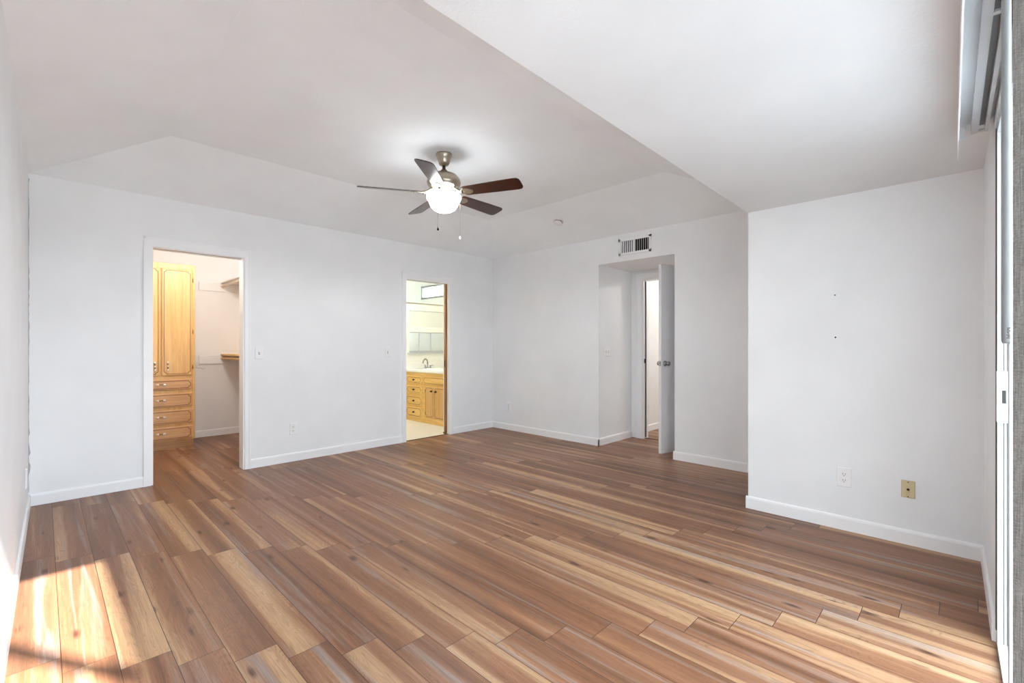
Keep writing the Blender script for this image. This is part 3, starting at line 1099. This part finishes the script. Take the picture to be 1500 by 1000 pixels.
def front_panel(T, x0, x1, z0, z1, t=0.019, m=0.022, n=0.018, gw=0.0030):
    """slab door or drawer front: bevelled slab with an inlaid groove line (slot 1)"""
    mb = MB()
    e = 0.007
    lo = [(x0, z0), (x1, z0), (x1, z1), (x0, z1)]
    hi = [(x0 + e, z0 + e), (x1 - e, z0 + e), (x1 - e, z1 - e), (x0 + e, z1 - e)]
    mb.hexa([T((x, z, 0)) for x, z in lo] + [T((x, z, t * 0.55)) for x, z in lo])
    mb.hexa([T((x, z, t * 0.55)) for x, z in lo] + [T((x, z, t)) for x, z in hi])
    P = notched(x0, x1, z0, z1, m, n)
    k = len(P)
    for i in range(k):
        p, q = Vector(P[i]), Vector(P[(i + 1) % k])
        d = q - p
        if d.length < 1e-6:
            continue
        d.normalize()
        w = Vector((-d.y, d.x)) * gw
        p2, q2 = p - d * gw * 0.5, q + d * gw * 0.5
        mb.hexa([T((v_.x, v_.y, t - 0.0005)) for v_ in (p2 - w, q2 - w, q2 + w, p2 + w)] +
                [T((v_.x, v_.y, t + 0.0006)) for v_ in (p2 - w, q2 - w, q2 + w, p2 + w)], mi=1)
    return mb


# --- tall closet cabinet
KY, KX0, KX1, KZ = 6.46, 0.56, 1.26, 2.125
kab = thing('closet_cabinet', 'tall golden oak cabinet with doors over four drawers inside the closet', 'cabinet', ((KX0 + KX1) / 2, KY + 0.3, 0))
mb = MB()
mb.box(KX0, KX1, KY, CY1 - 0.01, 0.095, KZ)
mb.build('carcass', M['oak'], kab, bevel=0.003)
MB().box(KX0 + 0.005, KX1 - 0.005, KY + 0.055, CY1 - 0.02, 0.0, 0.095).build('toe_kick', M['oakh'], kab)
TK = frame_T((0, KY, 0), (1, 0, 0), (0, -1, 0))
kmid = 0.935
for (a, b, hx) in ((KX0 + 0.03, kmid - 0.006, -1), (kmid + 0.006, KX1 - 0.030, 1)):
    d = front_panel(TK, a, b, 0.845, 2.065, m=0.020, n=0.022).build('door', [M['oak'], M['groove']], kab)
    hxp = b - 0.05 if hx < 0 else a + 0.055
    mb = MB()
    for zz in (0.925, 0.985):
        p = TK((hxp, zz, 0.019))
        mb.lathe([(0, 0), (0.009, 0), (0.008, 0.004), (0.006, 0.010), (0.0, 0.011)], p, (0, -1, 0), 14)
    mb.tube([TK((hxp, 0.918, 0.030)), TK((hxp, 0.935, 0.036)), TK((hxp, 0.975, 0.036)), TK((hxp, 0.992, 0.030))], [0.003, 0.005, 0.005, 0.003], 10)
    mb.tube([TK((hxp, 0.947, 0.036)), TK((hxp, 0.963, 0.036))], 0.0075, 12, mi=1)
    mb.tube([TK((hxp, 0.905, 0.030)), TK((hxp, 0.925, 0.033))], 0.0078, 12, mi=1)
    mb.tube([TK((hxp, 0.985, 0.033)), TK((hxp, 1.005, 0.030))], 0.0078, 12, mi=1)
    mb.build('pull_handle', [M['brass'], M['china']], d)
    for zz in (0.94, 1.35, 1.95):
        hx_ = a - 0.006 if hx < 0 else b + 0.006
        MB().tube([TK((hx_, zz - 0.025, 0.012)), TK((hx_, zz + 0.025, 0.012))], 0.0045, 10).build('hinge', M['brass'], d)
for (z0, z1) in ((0.675, 0.800), (0.476, 0.640), (0.284, 0.452), (0.105, 0.260)):
    z0 += 0.008
    d = front_panel(TK, KX0 + 0.03, KX1 - 0.030, z0, z1, m=0.018, n=0.020).build('drawer', [M['oakh'], M['groove']], kab)
    zc, xc = (z0 + z1) / 2 + 0.008, 0.932
    mb = MB()
    for q in (-0.024, 0.024):
        mb.lathe([(0, 0), (0.009, 0), (0.008, 0.004), (0.005, 0.012), (0.0, 0.013)], TK((xc + q, zc, 0.019)), (0, -1, 0), 14)
    mb.tube([TK((xc - 0.03, zc, 0.032)), TK((xc - 0.012, zc, 0.036)), TK((xc + 0.012, zc, 0.036)), TK((xc + 0.03, zc, 0.032))], [0.003, 0.006, 0.006, 0.003], 10)
    for s_ in (-1, 1):
        mb.tube([TK((xc + s_ * 0.018, zc, 0.036)), TK((xc + s_ * 0.042, zc, 0.033))], [0.0085, 0.007], 12, mi=1)
    mb.build('pull_handle', [M['brass'], M['china']], d)


# --- closet shelves with rods, on wall cleats
def closet_shelf(zc, label, mats):
    o = thing('closet_shelf', label, 'shelf', (CX1, 6.2, zc))
    MB().box(1.42, CX1, CY1 - 0.018, CY1 - 0.001, zc - 0.055, zc + 0.055).build('cleat', M['warmwall'], o, bevel=0.002)
    MB().box(CX1 - 0.018, CX1 - 0.001, 5.10, CY1 - 0.019, zc - 0.055, zc + 0.055).build('cleat', M['warmwall'], o, bevel=0.002)
    MB().box(1.665, CX1 - 0.002, 5.10, CY1 - 0.003, zc + 0.056, zc + 0.075).build('shelf_board', mats[0], o, bevel=0.002)
    MB().tube([(1.685, 5.10, zc + 0.018), (1.685, CY1 - 0.030, zc + 0.018)], 0.0165, 18).build('hanging_rod', mats[1], o)
    MB().lathe([(0, 0), (0.026, 0), (0.026, 0.006), (0.022, 0.016), (0.0, 0.016)], (1.685, CY1 - 0.018, zc + 0.018), (0, -1, 0), 20).build('rod_socket', M['rodwood'], o)


closet_shelf(1.962, 'upper white closet shelf with pale hanging rod', (M['trim'], M['rodwood']))
closet_shelf(1.003, 'lower closet shelf with wooden edge and rod', (M['oaky'], M['oaky']))
# scrap of stain / string on the closet wall
mb = MB()
pts = [(1.385 + 0.012 * i, CY1 - 0.002, 0.905 + 0.008 * sin(i * 1.7) - 0.002 * i) for i in range(10)]
mb.tube(pts, 0.0025, 6)
tag(mb.build('cord_scrap', M['caulk'], root=(1.44, CY1 - 0.002, 0.905)), 'thin grey squiggle of cord on the closet back wall', 'cord')

# ------------------------------------------------------------------ bathroom vanity
VX, VY0, VY1, VZ = 4.10, 5.10, 6.42, 0.775
van = thing('bathroom_vanity', 'golden oak vanity cabinet with drawers and two doors in the bathroom', 'vanity', (VX + 0.27, (VY0 + VY1) / 2, 0))
MB().box(VX, VX + 0.93, VY0, VY1, 0.006, VZ).build('carcass', M['oaky'], van, bevel=0.003)
TV = frame_T((VX, 0, 0), (0, -1, 0), (-1, 0, 0))     # local x = -y
for z0, z1 in ((0.600, 0.715), (0.447, 0.560), (0.255, 0.405), (0.075, 0.228)):
    d = front_panel(TV, -6.365, -5.955, z0, z1, m=0.020, n=0.022, gw=0.003).build('drawer', [M['oaky'], M['groove']], van)
    zc = (z0 + z1) / 2
    MB().lathe([(0, 0), (0.016, 0), (0.014, 0.005), (0.006, 0.010), (0.012, 0.020), (0.010, 0.026), (0, 0.028)], TV((-6.16, zc, 0.019)), (-1, 0, 0), 16).build('knob', M['bronze'], d)
front_panel(TV, -5.915, -5.36, 0.600, 0.722, m=0.020, n=0.022, gw=0.003).build('false_front', [M['oaky'], M['groove']], van)
for a, b, kx in ((-5.86, -5.638, -5.69), (-5.630, -5.36, -5.58)):
    d = front_panel(TV, a, b, 0.098, 0.572, m=0.020, n=0.022, gw=0.003).build('door', [M['oak'], M['groove']], van)
    MB().lathe([(0, 0), (0.016, 0), (0.014, 0.005), (0.006, 0.010), (0.012, 0.020), (0.010, 0.026), (0, 0.028)], TV((kx, 0.505, 0.019)), (-1, 0, 0), 16).build('knob', M['bronze'], d)
    for zz in (0.16, 0.50):
        hx_ = a - 0.006 if kx < -5.6 else b + 0.006
        MB().tube([TV((hx_, zz - 0.022, 0.010)), TV((hx_, zz + 0.022, 0.010))], 0.006, 8).build('hinge', M['bronze'], d)

# countertop with an oval basin
ct = thing('vanity_countertop', 'white countertop slab on the oak bathroom vanity', 'countertop', (VX + 0.4, 5.8, VZ))
MB().box(VX - 0.025, BX1 - 0.002, VY0, BY1 - 0.002, VZ, VZ + 0.035).build('slab', M['stone'], ct, bevel=0.006)
mb = MB().box(BX1 - 0.022, BX1 - 0.002, VY0, BY1 - 0.002, VZ + 0.035, VZ + 0.135)
mb.box(VX - 0.02, BX1 - 0.022, BY1 - 0.020, BY1 - 0.002, VZ + 0.035, VZ + 0.135)
tag(mb.build('backsplash', M['stone'], bevel=0.003, root=(BX1 - 0.012, 5.8, VZ + 0.035)), 'white backsplash strip standing along the rear of the bathroom countertop', 'backsplash')
FBX, FBY = 4.46, 6.33
mb = MB()
for i in range(40):
    a0, a1 = 2 * pi * i / 40, 2 * pi * (i + 1) / 40
    for (r0, z0), (r1, z1) in (((1.0, 0.0), (0.98, 0.012)), ((0.98, 0.012), (0.92, 0.012)), ((0.92, 0.012), (0.86, 0.002))):
        q = []
        for a, r, z in ((a0, r0, z0), (a1, r0, z0), (a1, r1, z1), (a0, r1, z1)):
            q.append((4.33 + 0.17 * r * cos(a), 5.97 + 0.23 * r * sin(a), VZ + 0.0352 + z))
        mb.face(q)
mb.face([(4.33 + 0.1462 * cos(2 * pi * i / 40), 5.97 + 0.1978 * sin(2 * pi * i / 40), VZ + 0.0372) for i in range(40)])
tag(mb.build('sink', M['china'], root=(4.33, 5.97, VZ + 0.0352)), 'white oval drop-in sink in the bathroom countertop', 'sink')
zb = VZ + 0.035
fa = thing('faucet', 'chrome gooseneck faucet with lever behind the bathroom sink', 'faucet', (FBX, FBY, zb))
mb = MB().lathe([(0, 0), (0.024, 0), (0.022, 0.010), (0.014, 0.03), (0.011, 0.05), (0.0, 0.05)], (FBX, FBY, zb), seg=20)
pts = [(FBX, FBY, zb + 0.04), (FBX, FBY, zb + 0.10)]
for i in range(11):
    a = pi * i / 10 * 0.95
    pts.append((FBX - 0.055 + 0.055 * cos(a), FBY - (0.055 - 0.055 * cos(a)) * 0.3, zb + 0.10 + 0.06 * sin(a)))
pts.append((pts[-1][0] - 0.008, pts[-1][1], pts[-1][2] - 0.02))
mb.tube(pts, [0.012] * 2 + [0.0115] * 11 + [0.012], 12)
mb.build('spout', M['chrome'], fa)
for q in (-0.06, 0.075):
    hx_, hy_ = FBX + 0.0, FBY - q
    mb = MB().lathe([(0, 0), (0.022, 0), (0.018, 0.012), (0.012, 0.04), (0.014, 0.055), (0.0, 0.06)], (hx_, hy_, zb), seg=18)
    mb.tube([(hx_, hy_, zb + 0.052), (hx_ + 0.01, hy_ - 0.03 * (1 if q > 0 else -1), zb + 0.058), (hx_ + 0.015, hy_ - 0.055 * (1 if q > 0 else -1), zb + 0.060)], [0.007, 0.006, 0.005], 10)
    mb.build('lever_handle', M['chrome'], fa)

# raised slat blind in the bathroom window
bl = thing('window_blind', 'cream slatted blind half raised in the bathroom window', 'blind', ((WX0 + WX1) / 2, BY1 + 0.015, WZ1))
MB().box(WX0 + 0.004, WX1 - 0.004, BY1 + 0.0, BY1 + 0.026, WZ1 - 0.026, WZ1 - 0.001).build('headrail', M['blind'], bl)
MB().box(WX0 + 0.006, WX1 - 0.006, BY1 + 0.002, BY1 + 0.026, 1.415, 1.502).build('bottom_stack', M['blind'], bl, bevel=0.004)
for i in range(12):
    zz = 1.515 + i * 0.0215
    MB().hexa([(WX0 + 0.006, BY1 + 0.003, zz - 0.011), (WX1 - 0.006, BY1 + 0.003, zz - 0.011), (WX1 - 0.006, BY1 + 0.025, zz + 0.011), (WX0 + 0.006, BY1 + 0.025, zz + 0.011),
               (WX0 + 0.006, BY1 + 0.003, zz - 0.010), (WX1 - 0.006, BY1 + 0.003, zz - 0.010), (WX1 - 0.006, BY1 + 0.025, zz + 0.012), (WX0 + 0.006, BY1 + 0.025, zz + 0.012)]).build('slat', M['blind'], bl)
lamp('bathroom_lamp', 'POINT', (3.6, 5.75, 2.4), 13, (1.0, 0.96, 0.88), 0.12)

# daylight portals in the real openings guide the sky light
pl = lamp('daylight_portal', 'AREA', TE((1.31, 0.30, 1.03)), 1, size=2.66)
pl.data.shape = 'RECTANGLE'
pl.data.size_y = 2.04
pl.rotation_euler = Vector((0, 1, 0)).to_track_quat('-Z', 'Y').to_euler()
pl.data.cycles.is_portal = True
